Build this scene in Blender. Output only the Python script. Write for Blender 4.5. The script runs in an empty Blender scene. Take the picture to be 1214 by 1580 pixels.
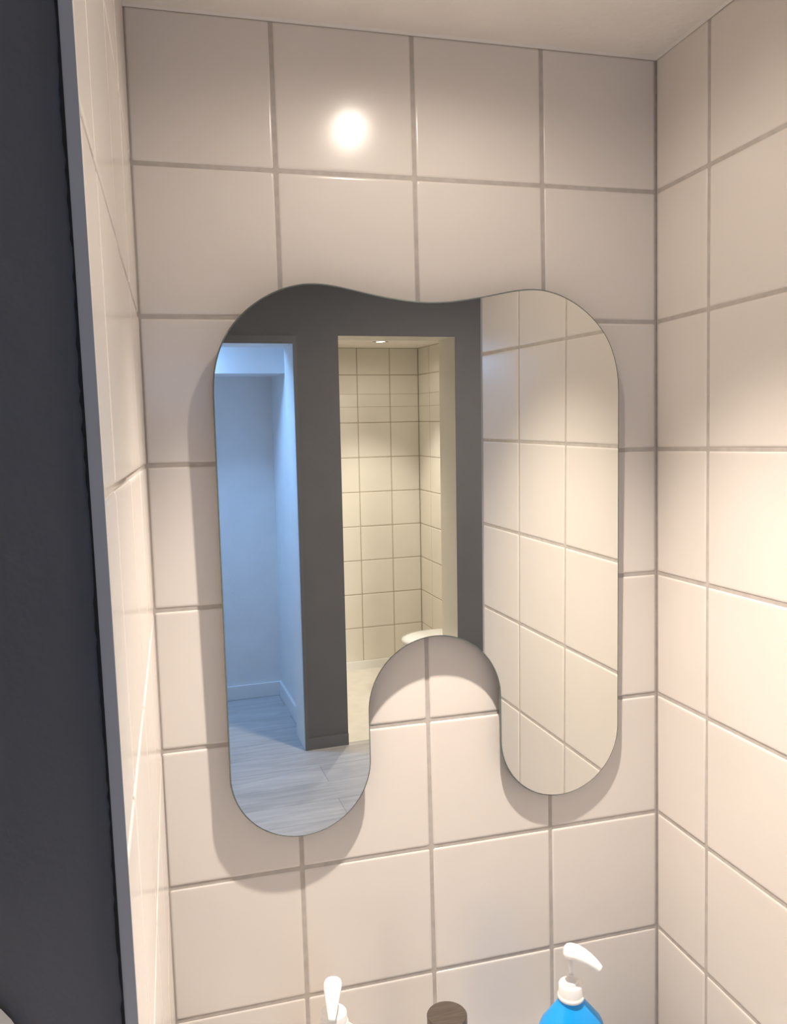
import bpy, bmesh, math, random
from mathutils import Vector, Matrix

random.seed(4)
# ---------------------------------------------------------------- units
# plans are written in tile pitches: x right along the mirror wall, y = 0 on its face (room at y < 0),
# z = 0 at the first joint under the ceiling; S is metres per pitch, ZF the floor.
S = 0.22
ZF = -9.13
def W(x, y, z): return Vector((S * x, S * y, S * (z - ZF)))

scene = bpy.context.scene
C = scene.collection

# ---------------------------------------------------------------- camera, world, exposure
cam_d = bpy.data.cameras.new('camera'); cam = bpy.data.objects.new('camera', cam_d); C.objects.link(cam)
right = Vector((0.964345207, -0.263196703, -0.0276733955))
down = Vector((-0.0488562307, -0.0742808188, -0.996039873))
fwd = Vector((0.260098808, 0.961878296, -0.0844911504))
m = Matrix.Identity(4)
for i in range(3):
    m[i][0] = right[i]; m[i][1] = -down[i]; m[i][2] = -fwd[i]
m.translation = W(0.1593, -5.9629, -1.87415)
cam.matrix_world = m
cam_d.sensor_fit = 'VERTICAL'; cam_d.sensor_height = 24.0; cam_d.lens = 24.0 * 1299.2 / 1580
cam_d.clip_start = 0.02; cam_d.clip_end = 50
scene.camera = cam

world = bpy.data.worlds.new('world'); scene.world = world; world.use_nodes = True
world.node_tree.nodes['Background'].inputs[0].default_value = (0.5, 0.6, 0.8, 1)
world.node_tree.nodes['Background'].inputs[1].default_value = 0.02
scene.view_settings.view_transform = 'Standard'; scene.view_settings.look = 'None'
scene.view_settings.gamma = 1.0; scene.view_settings.use_curve_mapping = False
scene.view_settings.exposure = 0.20
scene.cycles.max_bounces = 10
scene.cycles.diffuse_bounces = 6
scene.cycles.glossy_bounces = 6
scene.cycles.sample_clamp_indirect = 3.0

WARM = (1.0, 0.88, 0.77)
WARM2 = (1.0, 0.90, 0.80)
COOL = (0.25, 0.52, 1.0)
NICHE_W, NICHE_SPILL_W, SHOWER_W, SHOWER_SPILL_W, ROOM_FILL_W, HALL_W = 114, 4.5, 72, 3, 58, 18

# ---------------------------------------------------------------- materials
def mat(name, col, rough=0.5, metal=0.0, spec=0.5, **kw):
    m = bpy.data.materials.new(name); m.use_nodes = True
    b = m.node_tree.nodes['Principled BSDF']
    b.inputs['Base Color'].default_value = (*col, 1)
    b.inputs['Roughness'].default_value = rough
    b.inputs['Metallic'].default_value = metal
    b.inputs['Specular IOR Level'].default_value = spec
    for k, v in kw.items(): b.inputs[k.replace('_', ' ')].default_value = v
    return m

def noise_mat(name, c1, c2, scale, rough=0.5, bump=0.0, bscale=None, stretch=(1, 1, 1), spec=0.5, detail=4, lo=.35, hi=.65, dist=.01):
    m = mat(name, c1, rough, spec=spec); nt = m.node_tree; n = nt.nodes; l = nt.links
    b = n['Principled BSDF']
    tc = n.new('ShaderNodeTexCoord'); mp = n.new('ShaderNodeMapping'); mp.inputs['Scale'].default_value = stretch
    l.new(tc.outputs['Object'], mp.inputs['Vector'])
    tx = n.new('ShaderNodeTexNoise'); tx.inputs['Scale'].default_value = scale; tx.inputs['Detail'].default_value = detail
    l.new(mp.outputs[0], tx.inputs['Vector'])
    r = n.new('ShaderNodeValToRGB'); r.color_ramp.elements[0].position = lo; r.color_ramp.elements[1].position = hi
    r.color_ramp.elements[0].color = (*c1, 1); r.color_ramp.elements[1].color = (*c2, 1)
    l.new(tx.outputs['Fac'], r.inputs[0]); l.new(r.outputs[0], b.inputs['Base Color'])
    if bump:
        t2 = n.new('ShaderNodeTexNoise'); t2.inputs['Scale'].default_value = bscale or scale; t2.inputs['Detail'].default_value = 3
        l.new(tc.outputs['Object'], t2.inputs['Vector'])
        bp = n.new('ShaderNodeBump'); bp.inputs['Strength'].default_value = bump; bp.inputs['Distance'].default_value = dist
        l.new(t2.outputs['Fac'], bp.inputs['Height']); l.new(bp.outputs[0], b.inputs['Normal'])
    return m

M = {}
M['glaze'] = noise_mat('cream_glaze', (.73, .68, .63), (.755, .705, .655), 3.0, rough=.20, bump=.12, bscale=9, dist=.003)
M['grout'] = noise_mat('brown_grey_grout', (.46, .42, .385), (.53, .485, .445), 60, rough=.9, spec=.2)
M['glaze_far'] = noise_mat('ivory_glaze', (.72, .685, .61), (.76, .725, .65), 3.0, rough=.22, bump=.1, bscale=9, dist=.003)
M['grout_far'] = noise_mat('ivory_grout', (.41, .36, .29), (.47, .42, .34), 60, rough=.9, spec=.2)
M['ceiling'] = noise_mat('white_ceiling_paint', (.84, .80, .75), (.87, .83, .78), 12, rough=.7, bump=.1, bscale=80, spec=.3)
M['caulk'] = mat('white_caulk', (.80, .76, .72), .5)
M['dark'] = noise_mat('charcoal_paint', (.117, .115, .121), (.126, .124, .130), 5, rough=.6, bump=.06, bscale=90, spec=.35)
M['dark_trim'] = noise_mat('charcoal_gloss_paint', (.122, .123, .130), (.130, .131, .139), 6, rough=.38, spec=.45)
M['edge'] = mat('grey_edge_profile', (.40, .40, .42), .45)
M['gap'] = mat('dark_sealant', (.02, .02, .022), .8, spec=.2)
M['white'] = noise_mat('white_wall_paint', (.74, .75, .76), (.78, .79, .80), 6, rough=.7, bump=.08, bscale=90, spec=.3)
M['white_gloss'] = mat('white_skirting_paint', (.78, .79, .80), .35)
M['cream_floor'] = noise_mat('cream_shower_floor', (.66, .63, .56), (.71, .68, .61), 14, rough=.5)
M['ceramic'] = mat('white_ceramic', (.82, .82, .80), .1)
M['plastic'] = mat('white_pump_plastic', (.90, .90, .89), .3, Subsurface_Weight=.0)
M['plastic_white_body'] = mat('white_bottle_plastic', (.82, .80, .78), .35)
M['blue'] = mat('bright_blue_plastic', (.012, .36, .90), .3)
M['tube'] = mat('clear_pump_tube', (.85, .85, .85), .15, Transmission_Weight=.6)
M['tap'] = noise_mat('brushed_bronze_metal', (.15, .125, .105), (.20, .17, .145), 30, rough=.38, stretch=(1, 14, 1))
M['tap'].node_tree.nodes['Principled BSDF'].inputs['Metallic'].default_value = .85
M['chrome'] = mat('chrome', (.8, .8, .8), .12, 1.0)
M['mirror'] = mat('silvered_glass', (.90, .91, .875), 0.0, 1.0)
M['glass_edge'] = mat('ground_glass_edge', (.13, .16, .155), .15, .2)
M['bracket'] = mat('black_bracket', (.03, .03, .03), .5)
M['dispenser'] = mat('pale_grey_plastic', (.80, .78, .75), .3)
M['dispenser_dark'] = mat('grey_plastic', (.42, .41, .40), .35)

def emit(name, col, s):
    m = bpy.data.materials.new(name); m.use_nodes = True; nt = m.node_tree
    for x in list(nt.nodes): nt.nodes.remove(x)
    e = nt.nodes.new('ShaderNodeEmission'); o = nt.nodes.new('ShaderNodeOutputMaterial')
    e.inputs[0].default_value = (*col, 1); e.inputs[1].default_value = s
    nt.links.new(e.outputs[0], o.inputs[0]); return m
M['lens_warm'] = emit('lit_warm_lens', (1, .88, .7), 14)
M['lens_fill'] = emit('lit_fill_panel', (1, .9, .8), 2)  # for the added, unseen fill panel in the room
M['lens_cool'] = emit('lit_cool_panel', (.45, .7, 1.0), 4)

def plank_mat():
    m = mat('grey_vinyl_planks', (.3, .3, .3), .42); nt = m.node_tree; n = nt.nodes; l = nt.links
    b = n['Principled BSDF']
    tc = n.new('ShaderNodeTexCoord')
    mp = n.new('ShaderNodeMapping'); mp.inputs['Rotation'].default_value = (0, 0, 0); l.new(tc.outputs['Object'], mp.inputs['Vector'])
    br = n.new('ShaderNodeTexBrick'); br.inputs['Scale'].default_value = 1.0
    br.inputs['Brick Width'].default_value = 1.25; br.inputs['Row Height'].default_value = .18
    br.inputs['Mortar Size'].default_value = .0012; br.inputs['Mortar Smooth'].default_value = .3
    br.inputs['Color1'].default_value = (.44, .425, .415, 1); br.inputs['Color2'].default_value = (.50, .485, .475, 1)
    br.inputs['Mortar'].default_value = (.2, .2, .205, 1); br.offset = .37
    l.new(mp.outputs[0], br.inputs['Vector'])
    m2 = n.new('ShaderNodeMapping'); m2.inputs['Scale'].default_value = (1.2, 9, 1); l.new(tc.outputs['Object'], m2.inputs['Vector'])
    nz = n.new('ShaderNodeTexNoise'); nz.inputs['Scale'].default_value = 2.6; nz.inputs['Detail'].default_value = 7; nz.inputs['Distortion'].default_value = 1.2
    l.new(m2.outputs[0], nz.inputs['Vector'])
    rp = n.new('ShaderNodeValToRGB'); rp.color_ramp.elements[0].position = .3; rp.color_ramp.elements[1].position = .7
    rp.color_ramp.elements[0].color = (.82, .82, .83, 1); rp.color_ramp.elements[1].color = (1.12, 1.12, 1.12, 1)
    l.new(nz.outputs['Fac'], rp.inputs[0])
    mx = n.new('ShaderNodeMix'); mx.data_type = 'RGBA'; mx.blend_type = 'MULTIPLY'; mx.inputs[0].default_value = 1
    l.new(br.outputs['Color'], mx.inputs[6]); l.new(rp.outputs[0], mx.inputs[7]); l.new(mx.outputs[2], b.inputs['Base Color'])
    bp = n.new('ShaderNodeBump'); bp.inputs['Strength'].default_value = .15; bp.inputs['Distance'].default_value = .002
    l.new(nz.outputs['Fac'], bp.inputs['Height']); l.new(bp.outputs[0], b.inputs['Normal'])
    return m
M['planks'] = plank_mat()

# ---------------------------------------------------------------- mesh helpers
def link(name, bm, mats, parent=None, smooth=False, kind=None, recalc=True):
    if recalc: bmesh.ops.recalc_face_normals(bm, faces=bm.faces[:])
    me = bpy.data.meshes.new(name); bm.to_mesh(me); bm.free()
    for x in (mats if isinstance(mats, (list, tuple)) else [mats]): me.materials.append(x)
    if smooth:
        for p in me.polygons: p.use_smooth = True
    o = bpy.data.objects.new(name, me); C.objects.link(o)
    if parent: o.parent = parent
    if kind: o['kind'] = kind
    return o

def box(bm, a, b, f=W, mi=0):
    """axis box from corner a to corner b (plan units via f)"""
    p = [f(x, y, z) for x in (a[0], b[0]) for y in (a[1], b[1]) for z in (a[2], b[2])]
    v = [bm.verts.new(q) for q in p]
    for q in ((0, 1, 3, 2), (4, 6, 7, 5), (0, 4, 5, 1), (2, 3, 7, 6), (0, 2, 6, 4), (1, 5, 7, 3)):
        fc = bm.faces.new([v[i] for i in q]); fc.material_index = mi
    return v

def struct(name, boxes, m, bev=0, f=W):
    bm = bmesh.new()
    for a, b in boxes: box(bm, a, b, f)
    if bev: bmesh.ops.bevel(bm, geom=bm.edges[:], offset=bev, segments=2, profile=.5, affect='EDGES')
    return link(name, bm, m, kind='structure')

def lathe(bm, prof, c=(0, 0, 0), seg=48, axis='z', sx=1.0, sy=1.0, cap=True, mi=0):
    rings = []
    for r, h in prof:
        ring = []
        for i in range(seg):
            a = 2 * math.pi * i / seg
            if axis == 'z': p = (c[0] + r * math.cos(a) * sx, c[1] + r * math.sin(a) * sy, c[2] + h)
            elif axis == 'y': p = (c[0] + r * math.cos(a) * sx, c[1] + h, c[2] + r * math.sin(a) * sy)
            ring.append(bm.verts.new(p))
        rings.append(ring)
    for a, b in zip(rings, rings[1:]):
        for i in range(seg):
            f = bm.faces.new((a[i], a[(i + 1) % seg], b[(i + 1) % seg], b[i])); f.material_index = mi
    if cap:
        for r in (rings[0], rings[-1]):
            f = bm.faces.new(r); f.material_index = mi

def tile_wall(name, place, us, vs, mats, jw=.030, thick=.5, faint=()):
    """one wall: a slab with raised, round-edged tiles.  place(u, v, h) -> world, h = height off the tile face
    us / vs: joint centres including both ends"""
    bm = bmesh.new()
    gd = -.006
    u0, u1, v0, v1 = us[0], us[-1], vs[0], vs[-1]
    # grout slab
    p = [place(u, v, h) for u in (u0, u1) for v in (v0, v1) for h in (gd, -thick)]
    vv = [bm.verts.new(q) for q in p]
    for q in ((0, 1, 3, 2), (4, 6, 7, 5), (0, 4, 5, 1), (2, 3, 7, 6), (0, 2, 6, 4), (1, 5, 7, 3)):
        f = bm.faces.new([vv[i] for i in q]); f.material_index = 1
    rings = [(0, -.012), (0, -.0062), (.003, -.0032), (.008, -.0010), (.015, 0), (.024, 0)]
    for i in range(len(us) - 1):
        for j in range(len(vs) - 1):
            a0, a1 = us[i] + jw / 2, us[i + 1] - jw / 2
            jl = jw * (.35 if j in faint else 1); jh = jw * (.35 if (j + 1) in faint else 1)
            b0, b1 = vs[j] + jl / 2, vs[j + 1] - jh / 2
            if a1 - a0 < .06 or b1 - b0 < .06: continue
            t = [random.uniform(-.0010, .0010) for _ in range(3)]
            R = []
            for ins, h in rings:
                ring = []
                cr = .010 + (.004 if ins else 0)
                x0, x1, y0, y1 = a0 + ins, a1 - ins, b0 + ins, b1 - ins
                for cx, cy, s in ((x0 + cr, y0 + cr, 2), (x1 - cr, y0 + cr, 3), (x1 - cr, y1 - cr, 0), (x0 + cr, y1 - cr, 1)):
                    for k in range(3):
                        an = (s + k / 2) * math.pi / 2
                        px, py = cx + cr * math.cos(an), cy + cr * math.sin(an)
                        hh = h + t[0] + t[1] * (px - a0) + t[2] * (py - b0)
                        ring.append(bm.verts.new(place(px, py, hh)))
                R.append(ring)
            n = len(R[0])
            for A, B in zip(R, R[1:]):
                for k in range(n):
                    f = bm.faces.new((A[k], A[(k + 1) % n], B[(k + 1) % n], B[k])); f.smooth = True
            f = bm.faces.new(R[-1]); f.smooth = True
    bmesh.ops.recalc_face_normals(bm, faces=bm.faces[:])
    o = link(name, bm, mats, kind='structure', recalc=False)
    return o

def empty(name, loc, label, cat, group=None):
    o = bpy.data.objects.new(name, None); C.objects.link(o); o.location = loc; o.empty_display_size = .05
    o['label'] = label; o['category'] = cat
    if group: o['group'] = group
    return o

# ---------------------------------------------------------------- the tiled niche
rows = [ZF] + [float(-k) for k in range(9, -1, -1)] + [1.0]
XL, XR, YN = 0.0438, 3.9637, -3.62
ALEFT = .0135
def EX(z): return .0075 * (-.8 - z)      # the left return is not quite plumb
def WX(x, y, z): return W(x + EX(z), y, z)
tile_wall('wall_back', lambda u, v, h: W(u, -h, v), [XL - .008, 1, 2, 3, XR + .004], rows, [M['glaze'], M['grout']])
tile_wall('wall_right', lambda u, v, h: W(XR - h, -u, v), [-.004, .654, 1.654, 2.654, -YN], rows, [M['glaze'], M['grout']])
tile_wall('wall_left', lambda u, v, h: W(XL - ALEFT * u + EX(v) * u / 3.62 + h, -u, v), [0.0, .15, 1.15, 2.15, 3.15, -YN], rows, [M['glaze'], M['grout']], jw=.026, thick=.04)

# white sealant between the tiles and the ceiling
bm = bmesh.new()
def bead(bm, p0, p1, nrm, r=.013):
    p0, p1, nrm = Vector(p0), Vector(p1), Vector(nrm)
    prof = [(0, .0), (r * 1.15, 0), (r * .55, -r * .6), (0, -r * 1.3)]
    A = [bm.verts.new(W(*(p0 + nrm * a + Vector((0, 0, b))))) for a, b in prof]
    B = [bm.verts.new(W(*(p1 + nrm * a + Vector((0, 0, b))))) for a, b in prof]
    for i in range(4): bm.faces.new((A[i], A[(i + 1) % 4], B[(i + 1) % 4], B[i]))
    bm.faces.new(A); bm.faces.new(B)
bead(bm, (XL, -.0, 1), (XR, -.0, 1), (0, -1, 0))
bead(bm, (XR, -.0, 1), (XR, YN, 1), (-1, 0, 0))
bead(bm, (XL, -.0, 1), (XL - ALEFT * 3.62, YN, 1), (1, 0, 0), .010)
link('trim_1', bm, M['caulk'], kind='structure')

# edge profiles where the tiling stops
XLE = XL + ALEFT * YN
struct('trim_2', [((XLE - .036, YN - .012, ZF), (XLE, YN + .01, 1.0))], M['edge'], f=WX)
struct('trim_3', [((XR - .004, YN - .012, ZF), (XR + .036, YN + .01, 1.0))], M['edge'])
bm = bmesh.new(); nseg = 420
# the ragged dark sealant line beside the left profile
prev = None
for i in range(nseg + 1):
    z = ZF + (1 - ZF) * i / nseg
    w = .0058 + .0018 * math.sin(i * .21) + random.uniform(-.0022, .0026)
    a = [bm.verts.new(WX(XLE - .036 - w, YN - .014, z)), bm.verts.new(WX(XLE - .034, YN - .014, z)),
         bm.verts.new(WX(XLE - .034, YN + .005, z)), bm.verts.new(WX(XLE - .036 - w, YN + .005, z))]
    if prev:
        for k in range(4): bm.faces.new((prev[k], prev[(k + 1) % 4], a[(k + 1) % 4], a[k]))
    else: bm.faces.new(a)
    prev = a
bm.faces.new(prev)
link('trim_4', bm, M['gap'], kind='structure')

# charcoal walls either side of the niche
XW0, XW1, YO = -6.0, 12.0, -12.4
ZC = 1.7                          # the room's ceiling is higher than the niche's
struct('wall_front_left', [((XW0, YN - .006, ZF), (XLE - .036, -.3, 1.0))], M['dark'], f=WX)
struct('wall_front_right', [((XR + .036, YN - .006, ZF), (XW1, YN + 2, 1.0))], M['dark'])
struct('wall_front_top', [((XW0, YN - .006, 1.0), (XW1, YN + .5, ZC))], M['dark'])
struct('wall_room_left', [((XW0 - .5, -17.5, ZF), (XW0, YN + 2, ZC))], M['white'])
struct('wall_room_right', [((XW1, YO, ZF), (XW1 + .5, YN + 2, ZC))], M['dark'])
struct('ceiling', [((-.6, YN + .5, 1.0), (XR + 1, .6, 1.4)), ((-.6, YN - .006, 1.0), (XR + 1, YN + .5, 1.02))], M['ceiling'])
struct('ceiling_room', [((XW0 - .5, YO - .5, ZC), (XW1 + .5, YN + .6, ZC + .4))], M['ceiling'])

# opposite charcoal wall with the doorway and the shower opening
DX0, DX1, DZ = -.6, 3.47, -.13
PX1, SX1, SZ = 4.47, 7.18, .045
YB = YO - 1.0
wo = struct('wall_opposite', [((XW0, YB, ZF), (DX0, YO, ZC)), ((DX0, YB, DZ), (DX1, YO, ZC)), ((DX1, YB, ZF), (PX1, YO, ZC)),
                         ((PX1, YB, SZ), (SX1, YO, ZC)), ((SX1, YB, ZF), (XW1, YO, ZC))], [M['dark'], M['white'], M['glaze_far']])
for p in wo.data.polygons:   # reveals inside the openings are painted like the rooms behind
    c = p.center; n = p.normal
    if abs(c.x - S * DX1) < 1e-3 and abs(n.x) > .9: p.material_index = 1
    if abs(c.x - S * DX0) < 1e-3 and abs(n.x) > .9: p.material_index = 1
    if abs(c.z - S * (DZ - ZF)) < 1e-3 and abs(n.z) > .9: p.material_index = 1
    if abs(c.x - S * SX1) < 1e-3 and abs(n.x) > .9: p.material_index = 2
    if abs(c.x - S * PX1) < 1e-3 and abs(n.x) > .9: p.material_index = 2
    if abs(c.z - S * (SZ - ZF)) < 1e-3 and abs(n.z) > .9: p.material_index = 2
    if abs(c.y - S * YB) < 1e-3 and abs(n.y) > .9: p.material_index = 1
# flat charcoal door lining
struct('trim_5', [((DX1, YO - .01, ZF), (DX1 + .07, YO + .045, DZ + .16)), ((DX0 - .07, YO - .01, ZF), (DX0, YO + .045, DZ + .16)),
                  ((DX0 - .0, YO - .01, DZ), (DX1, YO + .045, DZ + .16))], M['dark_trim'])
struct('baseboard_opposite', [((DX1 + .07, YO, ZF), (PX1, YO + .04, ZF + .27)), ((SX1, YO, ZF), (XW1, YO + .04, ZF + .27))], M['dark_trim'], bev=.001)

# floors
struct('floor', [((XW0 - .5, -17.0, ZF - .4), (XW1 + .5, .5, ZF))], M['planks'])
struct('floor_shower', [((PX1, YO - 6.2, ZF - .1), (9, YO - .05, ZF + .02))], M['cream_floor'])

# ---------------------------------------------------------------- the hall behind the doorway
YH = -16.47; HX = 3.68
struct('wall_hall_back', [((XW0, YH - .5, ZF), (HX, YH, .9))], M['white'])
struct('wall_hall_right', [((HX, YH - .5, ZF), (HX + .25, YB, .9))], M['white'])
struct('wall_hall_soffit', [((XW0, YH, -.64), (HX, -14.5, .9))], M['white'])
struct('ceiling_hall', [((XW0, -14.5, .4), (HX, YB, .9))], M['white'])
struct('baseboard_hall', [((XW0, YH, ZF), (HX, YH + .07, ZF + .37)), ((HX - .07, YH + .07, ZF), (HX, YB, ZF + .37))], M['white_gloss'], bev=.0015)

# ---------------------------------------------------------------- the tiled shower room
YS = -17.8; SXR = 8.215; CZ = .24
srows = [ZF + .28] + [-8.875 + .0] + []
srows = [ZF + .02, -7.875, -6.875, -5.875, -4.875, -3.875, -2.875, -1.875, -1.43, -1.07, -.52, CZ]
srows = [-8.87] + srows[1:]
tile_wall('wall_shower_back', lambda u, v, h: W(u, YS + h, v), [4.1, 4.37, 5.37, 6.37, 7.345, SXR], srows, [M['glaze_far'], M['grout_far']], jw=.026, faint=(8, 9))
tile_wall('wall_shower_right', lambda u, v, h: W(SXR - h, u, v), [YS, YS + .9, YS + 1.9, YS + 2.9, YS + 3.9, YB], srows, [M['glaze_far'], M['grout_far']], jw=.026, faint=(8, 9))
struct('wall_shower_left', [((3.95, YS, ZF), (4.1, YB, CZ))], M['glaze_far'])
struct('baseboard_shower', [((4.1, YS - .3, ZF), (SXR, YS + .05, ZF + .27)), ((SXR - .05, YS, ZF), (SXR + .3, YB, ZF + .27))], M['ceramic'], bev=.001)
struct('ceiling_shower', [((3.95, YS - .5, CZ), (SXR + .5, YB, CZ + .4))], M['ceiling'])

# ---------------------------------------------------------------- lamps
def downlight(name, pos, label, watts, spill, col, radius=.015, size=85, blend=1.0, group=None):
    e = empty(name, W(*pos), label, 'ceiling light', group)
    r = .040
    bm = bmesh.new()
    lathe(bm, [(r - .010, 0), (r + .006, 0), (r + .004, -.004), (r - .004, -.005), (r - .010, -.002)], cap=False)
    link('trim_ring', bm, M['chrome'], e, smooth=True)
    bm = bmesh.new(); lathe(bm, [(r - .010, -.0005), (r - .012, -.0022), (.004, -.0032)])
    link('lens', bm, M['lens_warm'], e, smooth=True)
    for nm, w, sz, bl in (('spot_beam', watts, size, blend), ('spot_spill', spill, 168, .5)):
        d = bpy.data.lights.new(nm, 'SPOT'); d.energy = w; d.color = col; d.shadow_soft_size = radius
        d.spot_size = math.radians(sz); d.spot_blend = bl
        o = bpy.data.objects.new(nm, d); C.objects.link(o); o.parent = e; o.location = (0, 0, -.011)
    return e
downlight('recessed_spotlight', (1.91, -1.65, 1.0), 'small recessed spotlight in the ceiling above the mirror', NICHE_W, NICHE_SPILL_W, WARM)
downlight('recessed_spotlight', (6.46, -15.75, CZ), 'small lit recessed spotlight in the shower ceiling, seen in the mirror', SHOWER_W, SHOWER_SPILL_W, WARM2)
e = empty('room_fill_panel', W(8.3, -4.7, ZC), 'unseen round warm fill panel added under the room ceiling to brighten the charcoal walls', 'ceiling light')  # unseen fill light, added to lift the charcoal walls and the floor
bm = bmesh.new(); lathe(bm, [(.17, 0), (.17, -.016), (.16, -.018)]); link('panel_rim', bm, M['white_gloss'], e)
bm = bmesh.new(); lathe(bm, [(.155, -.018), (.150, -.022), (.02, -.023)]); link('diffuser', bm, M['lens_fill'], e)
d = bpy.data.lights.new('fill_glow', 'AREA'); d.shape = 'DISK'; d.size = .32; d.energy = ROOM_FILL_W; d.color = (1, .90, .80)
o = bpy.data.objects.new('fill_glow', d); C.objects.link(o); o.parent = e; o.location = (0, 0, -.028)

e = empty('ceiling_lamp', W(0.2, -13.9, .4), 'cool white ceiling lamp in the hall beyond the doorway', 'ceiling light')
bm = bmesh.new(); lathe(bm, [(.10, 0), (.10, -.012), (.092, -.014)]); link('lamp_base', bm, M['white_gloss'], e)
bm = bmesh.new(); lathe(bm, [(.088, -.014), (.085, -.019), (.02, -.021)]); link('diffuser', bm, M['lens_cool'], e)
d = bpy.data.lights.new('lamp_glow', 'AREA'); d.shape = 'DISK'; d.size = .16; d.energy = HALL_W; d.color = COOL
o = bpy.data.objects.new('lamp_glow', d); C.objects.link(o); o.parent = e; o.location = (0, 0, -.026)

# ---------------------------------------------------------------- the mirror
MN = Vector((0.0223727, -0.99963592, -0.01508249)).normalized(); MQ = Vector((2.5, -.126, -2.5))
def on_mirror(x, z, back=0.0):
    y = MQ.y - (MN.x * (x - MQ.x) + MN.z * (z - MQ.z)) / MN.y
    return Vector((x, y, z)) - MN * back
XC = 2.022
top = [(0, -.903), (.14, -.897), (.28, -.880), (.42, -.856), (.56, -.828), (.68, -.806), (.80, -.795), (.92, -.803), (1.06, -.842), (1.19, -.908),
       (1.31, -1.000), (1.41, -1.115), (1.475, -1.240), (1.515, -1.385), (1.528, -1.55)]
def catmull(p, n=6):
    out = []
    for i in range(len(p) - 1):
        a = p[i - 1] if i else (2 * p[0][0] - p[1][0], p[1][1] if p[0][0] == 0 else 2 * p[0][1] - p[1][1])
        b, c = p[i], p[i + 1]
        d = p[i + 2] if i + 2 < len(p) else (p[-1][0], 2 * p[-1][1] - p[-2][1])
        for k in range(n):
            t = k / n
            out.append(tuple(.5 * (2 * b[j] + (c[j] - a[j]) * t + (2 * a[j] - 5 * b[j] + 4 * c[j] - d[j]) * t * t + (3 * b[j] - a[j] - 3 * c[j] + d[j]) * t ** 3) for j in (0, 1)))
    out.append(p[-1]); return out
half = catmull(top)
gr, gz = .512, -3.832             # arch of the gap
lr = (1.528 - gr) / 2; lc = gr + lr; lz = -4.178   # lobes
half += [(1.528, z) for z in (-2.2, -3.0, -3.7)]
half += [(lc + lr * math.cos(a), lz + lr * math.sin(a)) for a in [-math.pi * k / 40 for k in range(0, 41)]]
half += [(gr * math.cos(a), gz + gr * math.sin(a)) for a in [math.pi / 2 * k / 22 for k in range(0, 23)]]
outline = [(XC + u, z) for u, z in half[:-1]] + [(XC, gz + gr)] + [(XC - u, z) for u, z in reversed(half[1:-1])]
k = 1 + .0267 / 5.81               # the glass hangs that much closer to the tiles than first measured
outline = [(.1593 + (x - .1593) * k, -1.8742 + (z + 1.8742) * k) for x, z in outline]
def inset(pts, d):
    n = len(pts); out = []
    for i in range(n):
        a, c = Vector(pts[i - 1]), Vector(pts[(i + 1) % n]); t = (c - a).normalized(); nr = Vector((t.y, -t.x))
        out.append(tuple(Vector(pts[i]) + nr * d))
    return out
mir = empty('wavy_mirror', W(XC, 0, -3.0), 'frameless wavy mirror with two rounded legs and an arched gap, hung on the tiled wall', 'mirror')
def loc_m(p): return W(*p) - mir.location
ins = inset(outline, .009)
bm = bmesh.new()
bm.faces.new([bm.verts.new(loc_m(on_mirror(x, z))) for x, z in ins])
bmesh.ops.triangulate(bm, faces=bm.faces[:])
link('mirror_glass', bm, M['mirror'], mir)
bm = bmesh.new()
r0 = [bm.verts.new(loc_m(on_mirror(x, z))) for x, z in ins]
r1 = [bm.verts.new(loc_m(on_mirror(x, z, .006))) for x, z in outline]
r2 = [bm.verts.new(loc_m(on_mirror(x, z, .020))) for x, z in outline]
n = len(r0)
for A, B in ((r0, r1), (r1, r2)):
    for i in range(n): bm.faces.new((A[i], A[(i + 1) % n], B[(i + 1) % n], B[i]))
bm.faces.new(r2[::-1])
link('polished_edge', bm, M['glass_edge'], mir)
for bx in (1.15, 2.9):            # the two hangers that hold it off the tiles
    for zz in (-1.6, -4.15):
        bm = bmesh.new()
        yb = on_mirror(bx, zz, .018).y
        box(bm, (bx - .12, yb, zz - .12), (bx + .12, -.0, zz + .12), f=lambda x, y, z: loc_m((x, y, z)))
        link('wall_bracket', bm, M['bracket'], mir)

# ---------------------------------------------------------------- washbasin, tap, bottles (below and at the bottom of the picture)
ZB = -6.95                       # basin rim
def rrect(cx, cy, hx, hy, r, n=8):
    out = []
    for sx, sy, s in ((1, 1, 0), (-1, 1, 1), (-1, -1, 2), (1, -1, 3)):
        for k in range(n + 1):
            a = (s + k / n) * math.pi / 2
            out.append((cx + sx * (hx - r) + r * math.cos(a), cy + sy * (hy - r) + r * math.sin(a)))
    return out
e = empty('washbasin', W(1.9, -1.1, ZB), 'white ceramic washbasin on the wall under the mirror', 'washbasin')
bm = bmesh.new(); R = []
for hx, hy, cy, r, z in ((.9, .75, -.9, .3, -.75), (1.45, 1.02, -1.05, .3, -.25), (1.5, 1.07, -1.1, .3, -.06), (1.5, 1.07, -1.1, .3, -.02), (1.47, 1.05, -1.1, .28, 0),
                         (1.20, .42, -1.18, .25, 0), (1.16, .39, -1.18, .24, -.05), (1.0, .32, -1.18, .22, -.42), (.3, .12, -1.18, .1, -.5)):
    R.append([bm.verts.new(W(x, y, ZB + z) - e.location) for x, y in rrect(1.75, cy, hx, hy, r)])
for A, B in zip(R, R[1:]):
    for i in range(len(A)): bm.faces.new((A[i], A[(i + 1) % len(A)], B[(i + 1) % len(B)], B[i]))
bm.faces.new(R[0][::-1]); bm.faces.new(R[-1])
link('bowl', bm, M['ceramic'], e, smooth=True)

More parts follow.
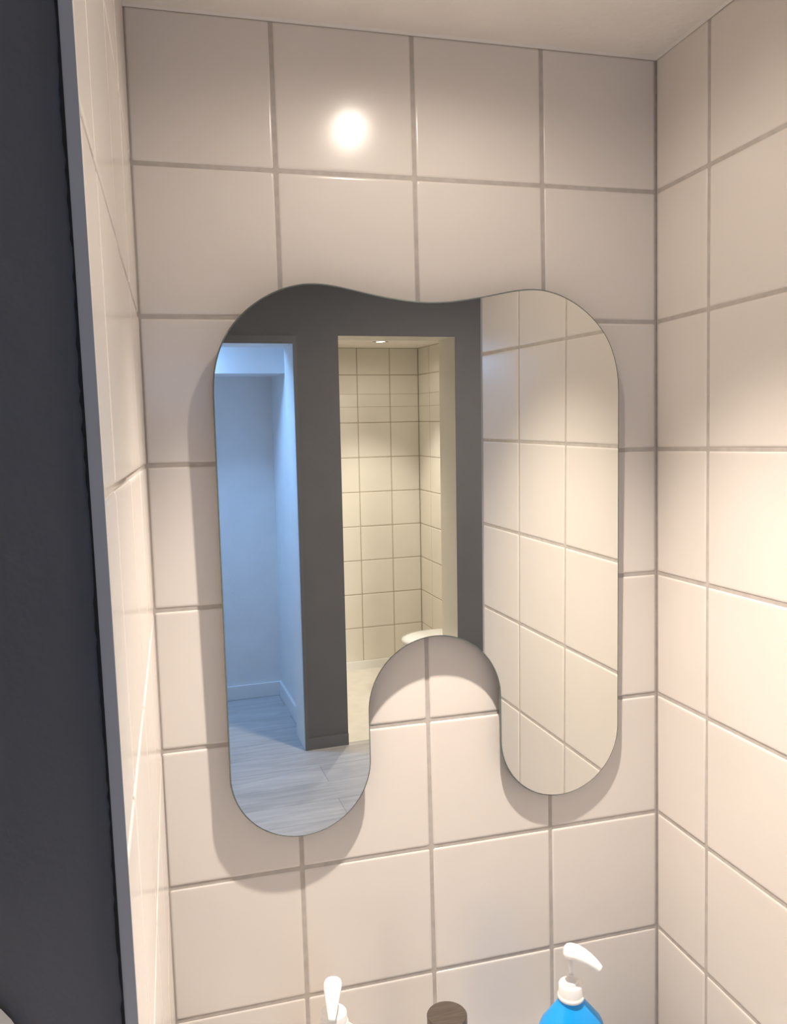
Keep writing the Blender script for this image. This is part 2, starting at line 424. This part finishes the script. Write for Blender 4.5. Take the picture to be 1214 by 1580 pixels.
def tube(bm, pts, rads, seg=20, flat=1.0, up=Vector((0, 0, 1))):
    """swept, capped tube along pts with radii; flat squashes it along `up`"""
    rings = []
    for i, p in enumerate(pts):
        p = Vector(p); a = Vector(pts[max(0, i - 1)]); c = Vector(pts[min(len(pts) - 1, i + 1)])
        t = (c - a).normalized(); s = t.cross(up)
        s = s.normalized() if s.length > 1e-4 else Vector((1, 0, 0)); u = s.cross(t).normalized()
        rings.append([bm.verts.new(p + s * rads[i] * math.cos(2 * math.pi * k / seg) + u * rads[i] * flat * math.sin(2 * math.pi * k / seg)) for k in range(seg)])
    for A, B in zip(rings, rings[1:]):
        for i in range(seg): bm.faces.new((A[i], A[(i + 1) % seg], B[(i + 1) % seg], B[i]))
    bm.faces.new(rings[0]); bm.faces.new(rings[-1])

YBOT = -.75
def pump_bottle(name, collar, base_z, ang, body_mat, label, cr, body_r, shoulder, neck_h, head_len, lean, sx, sy, head_up=.0, stem=.024, hw=.010, tip=.75):
    """collar = plan position of the collar's lower rim; sizes in metres"""
    cx, cy, cz = collar
    e = empty(name, W(cx, cy, base_z), label, 'pump bottle')
    H = (cz - base_z) * S
    bm = bmesh.new()
    hs = H - shoulder
    prof = [(body_r * .80, 0), (body_r * .95, .003), (body_r, .010), (body_r, hs * .5), (body_r, hs - .006), (body_r * .97, hs), (body_r * .90, hs + .008)]
    prof += [(cr * .86 + (body_r * .90 - cr * .86) * (1 - t), hs + .008 + (shoulder - .008) * t) for t in (.35, .7, 1.0)]
    prof += [(cr * .80, H + .004)]
    lathe(bm, prof, seg=56, sx=sx, sy=sy)
    ba = link('body', bm, body_mat, e, smooth=True); ba.rotation_euler.z = 0
    bm = bmesh.new()
    lathe(bm, [(cr * 1.0, H - .001), (cr * 1.04, H + .001), (cr * 1.04, H + .0045), (cr * .97, H + .0055), (cr * .96, H + .0065), (cr * .94, H + neck_h - .002), (cr * .88, H + neck_h), (cr * .5, H + neck_h)])
    link('collar', bm, M['plastic'], e, smooth=True)
    h1 = H + neck_h
    bm = bmesh.new()
    lathe(bm, [(cr * .56, h1 - .001), (cr * .56, h1 + .0035), (cr * .50, h1 + .0045), (cr * .34, h1 + .0045), (cr * .26, h1 + .014), (cr * .2, h1 + .015)], seg=32)
    link('plunger_seat', bm, M['plastic'], e, smooth=True)
    bm = bmesh.new()
    lathe(bm, [(.0032, h1 + .010), (.0032, h1 + .014 + stem)], seg=20)
    link('stem', bm, M['plastic'], e, smooth=True)
    hz = h1 + .014 + stem
    dv = Vector((math.cos(ang), math.sin(ang), 0))
    P = []; Rr = []
    L = head_len
    for s, z, r in ((-.22, .0065, .30), (-.20, .0065, .62), (-.13, .007, .90), (0, .0075, 1.0), (.2, .0070, 1.02), (.4, .0045, .98), (.6, .0005, .90), (.8, -.005, .78), (.95, -.0105, .66), (1.0, -.012, .58)):
        P.append(dv * (s * L) + Vector((0, 0, hz + z + lean * max(s, 0) * L))); Rr.append(hw * r * (1 - (1 - tip) * max(s, 0)))
    bm = bmesh.new(); tube(bm, P, Rr, 24, .62)
    lathe(bm, [(.0055, hz - .003), (.0065, hz + .004)], seg=20)
    link('pump_head', bm, M['plastic'], e, smooth=True)
    return e
pump_bottle('soap_pump_bottle', (2.785, YBOT, -5.88), ZB, math.radians(-38), M['blue'], 'bright blue pump bottle with a white pump head, on the washbasin right of the tap',
            .0200, .054, .046, .023, .047, 0, 1.0, .75, stem=.031, hw=.0165)
pump_bottle('soap_pump_bottle', (1.065, YBOT, -5.71), ZB, math.radians(-103), M['plastic_white_body'], 'white pump bottle with its nozzle pointing at the viewer, left of the tap',
            .0200, .047, .034, .020, .052, 0, 1.0, 1.0, stem=.020, hw=.0135, tip=.6)

e = empty('basin_tap', W(1.85, -.75, ZB), 'dark bronze round-topped mixer tap between the two pump bottles', 'tap')
Ht = (-5.81 - ZB) * S
bm = bmesh.new(); lathe(bm, [(.030, 0), (.030, .003), (.026, .005), (.026, Ht - .036), (.029, Ht - .034)]); link('tap_body', bm, M['tap'], e, smooth=False)
bm = bmesh.new(); lathe(bm, [(.0285, Ht - .033), (.0305, Ht - .032), (.0305, Ht - .0015), (.0295, Ht)]); link('tap_handle', bm, M['tap'], e)
bm = bmesh.new(); dv = Vector((math.cos(math.radians(-128)), math.sin(math.radians(-128)), 0))
tube(bm, [dv * .010 + Vector((0, 0, Ht - .036)), dv * .06 + Vector((0, 0, Ht - .036)), dv * .10 + Vector((0, 0, Ht - .040)), dv * .115 + Vector((0, 0, Ht - .048))], [.013, .013, .0125, .012], 24, .7)
link('spout', bm, M['tap'], e, smooth=True)

# ---------------------------------------------------------------- wall dispenser at the picture's lower left corner
e = empty('wall_dispenser', W(-.685, YN - .02, -4.53), 'pale grey round-shouldered dispenser on the charcoal wall left of the niche', 'dispenser')
def shell(bm, hx, ztop, zbot, d0, d1, r):
    pts = []
    for k in range(13):
        a = math.pi / 2 * k / 12
        pts.append((hx - r + r * math.cos(a), ztop - r + r * math.sin(a)))
    pts = pts + [(-x, z) for x, z in reversed(pts)] + [(-hx, zbot), (hx, zbot)]
    A = [bm.verts.new((x * S, -d0 * S, z * S)) for x, z in pts]
    B = [bm.verts.new((x * S, -(d1 - .03) * S, z * S)) for x, z in pts]
    Cc = [bm.verts.new((x * S * .94, -d1 * S, (z - zbot) * S * .96 + zbot * S)) for x, z in pts]
    n = len(pts)
    for P, Q in ((A, B), (B, Cc)):
        for i in range(n): bm.faces.new((P[i], P[(i + 1) % n], Q[(i + 1) % n], Q[i]))
    bm.faces.new(A); bm.faces.new(Cc)
bm = bmesh.new(); shell(bm, .42, 1.30, -.2, 0, .10, .30); link('back_plate', bm, M['dispenser_dark'], e)
bm = bmesh.new(); shell(bm, .40, 1.28, -.18, .10, .52, .30); link('cover', bm, M['dispenser'], e)

# ---------------------------------------------------------------- toilet in the shower room, only its rim shows in the mirror
e = empty('toilet', W(7.45, -13.95, ZF + .02), 'white ceramic toilet against the shower room wall, its rim seen in the mirror', 'toilet')
def oval(cx, hx, hy, z, n=40, sq=.0):
    o = []
    for k in range(n):
        a = 2 * math.pi * k / n; c, s = math.cos(a), math.sin(a)
        o.append(Vector(((cx + hx * c * (1 if c < 0 else .9)) * S, hy * s * S, z * S)))
    return o
def loft(bm, rings):
    R = [[bm.verts.new(p) for p in r] for r in rings]
    for A, B in zip(R, R[1:]):
        for i in range(len(A)): bm.faces.new((A[i], A[(i + 1) % len(A)], B[(i + 1) % len(B)], B[i]))
    bm.faces.new(R[0][::-1]); bm.faces.new(R[-1])
bm = bmesh.new(); loft(bm, [oval(.1, .45, .35, 0.02), oval(.1, .42, .32, .3), oval(0, .75, .5, 1.1), oval(-.1, 1.0, .72, 1.6), oval(-.1, 1.0, .72, 1.74)])
link('bowl', bm, M['ceramic'], e, smooth=True)
bm = bmesh.new(); loft(bm, [oval(-.1, 1.02, .74, 1.745), oval(-.1, 1.04, .76, 1.77), oval(-.1, 1.02, .74, 1.84), oval(-.1, .9, .6, 1.87)])
link('lid', bm, M['ceramic'], e, smooth=True)
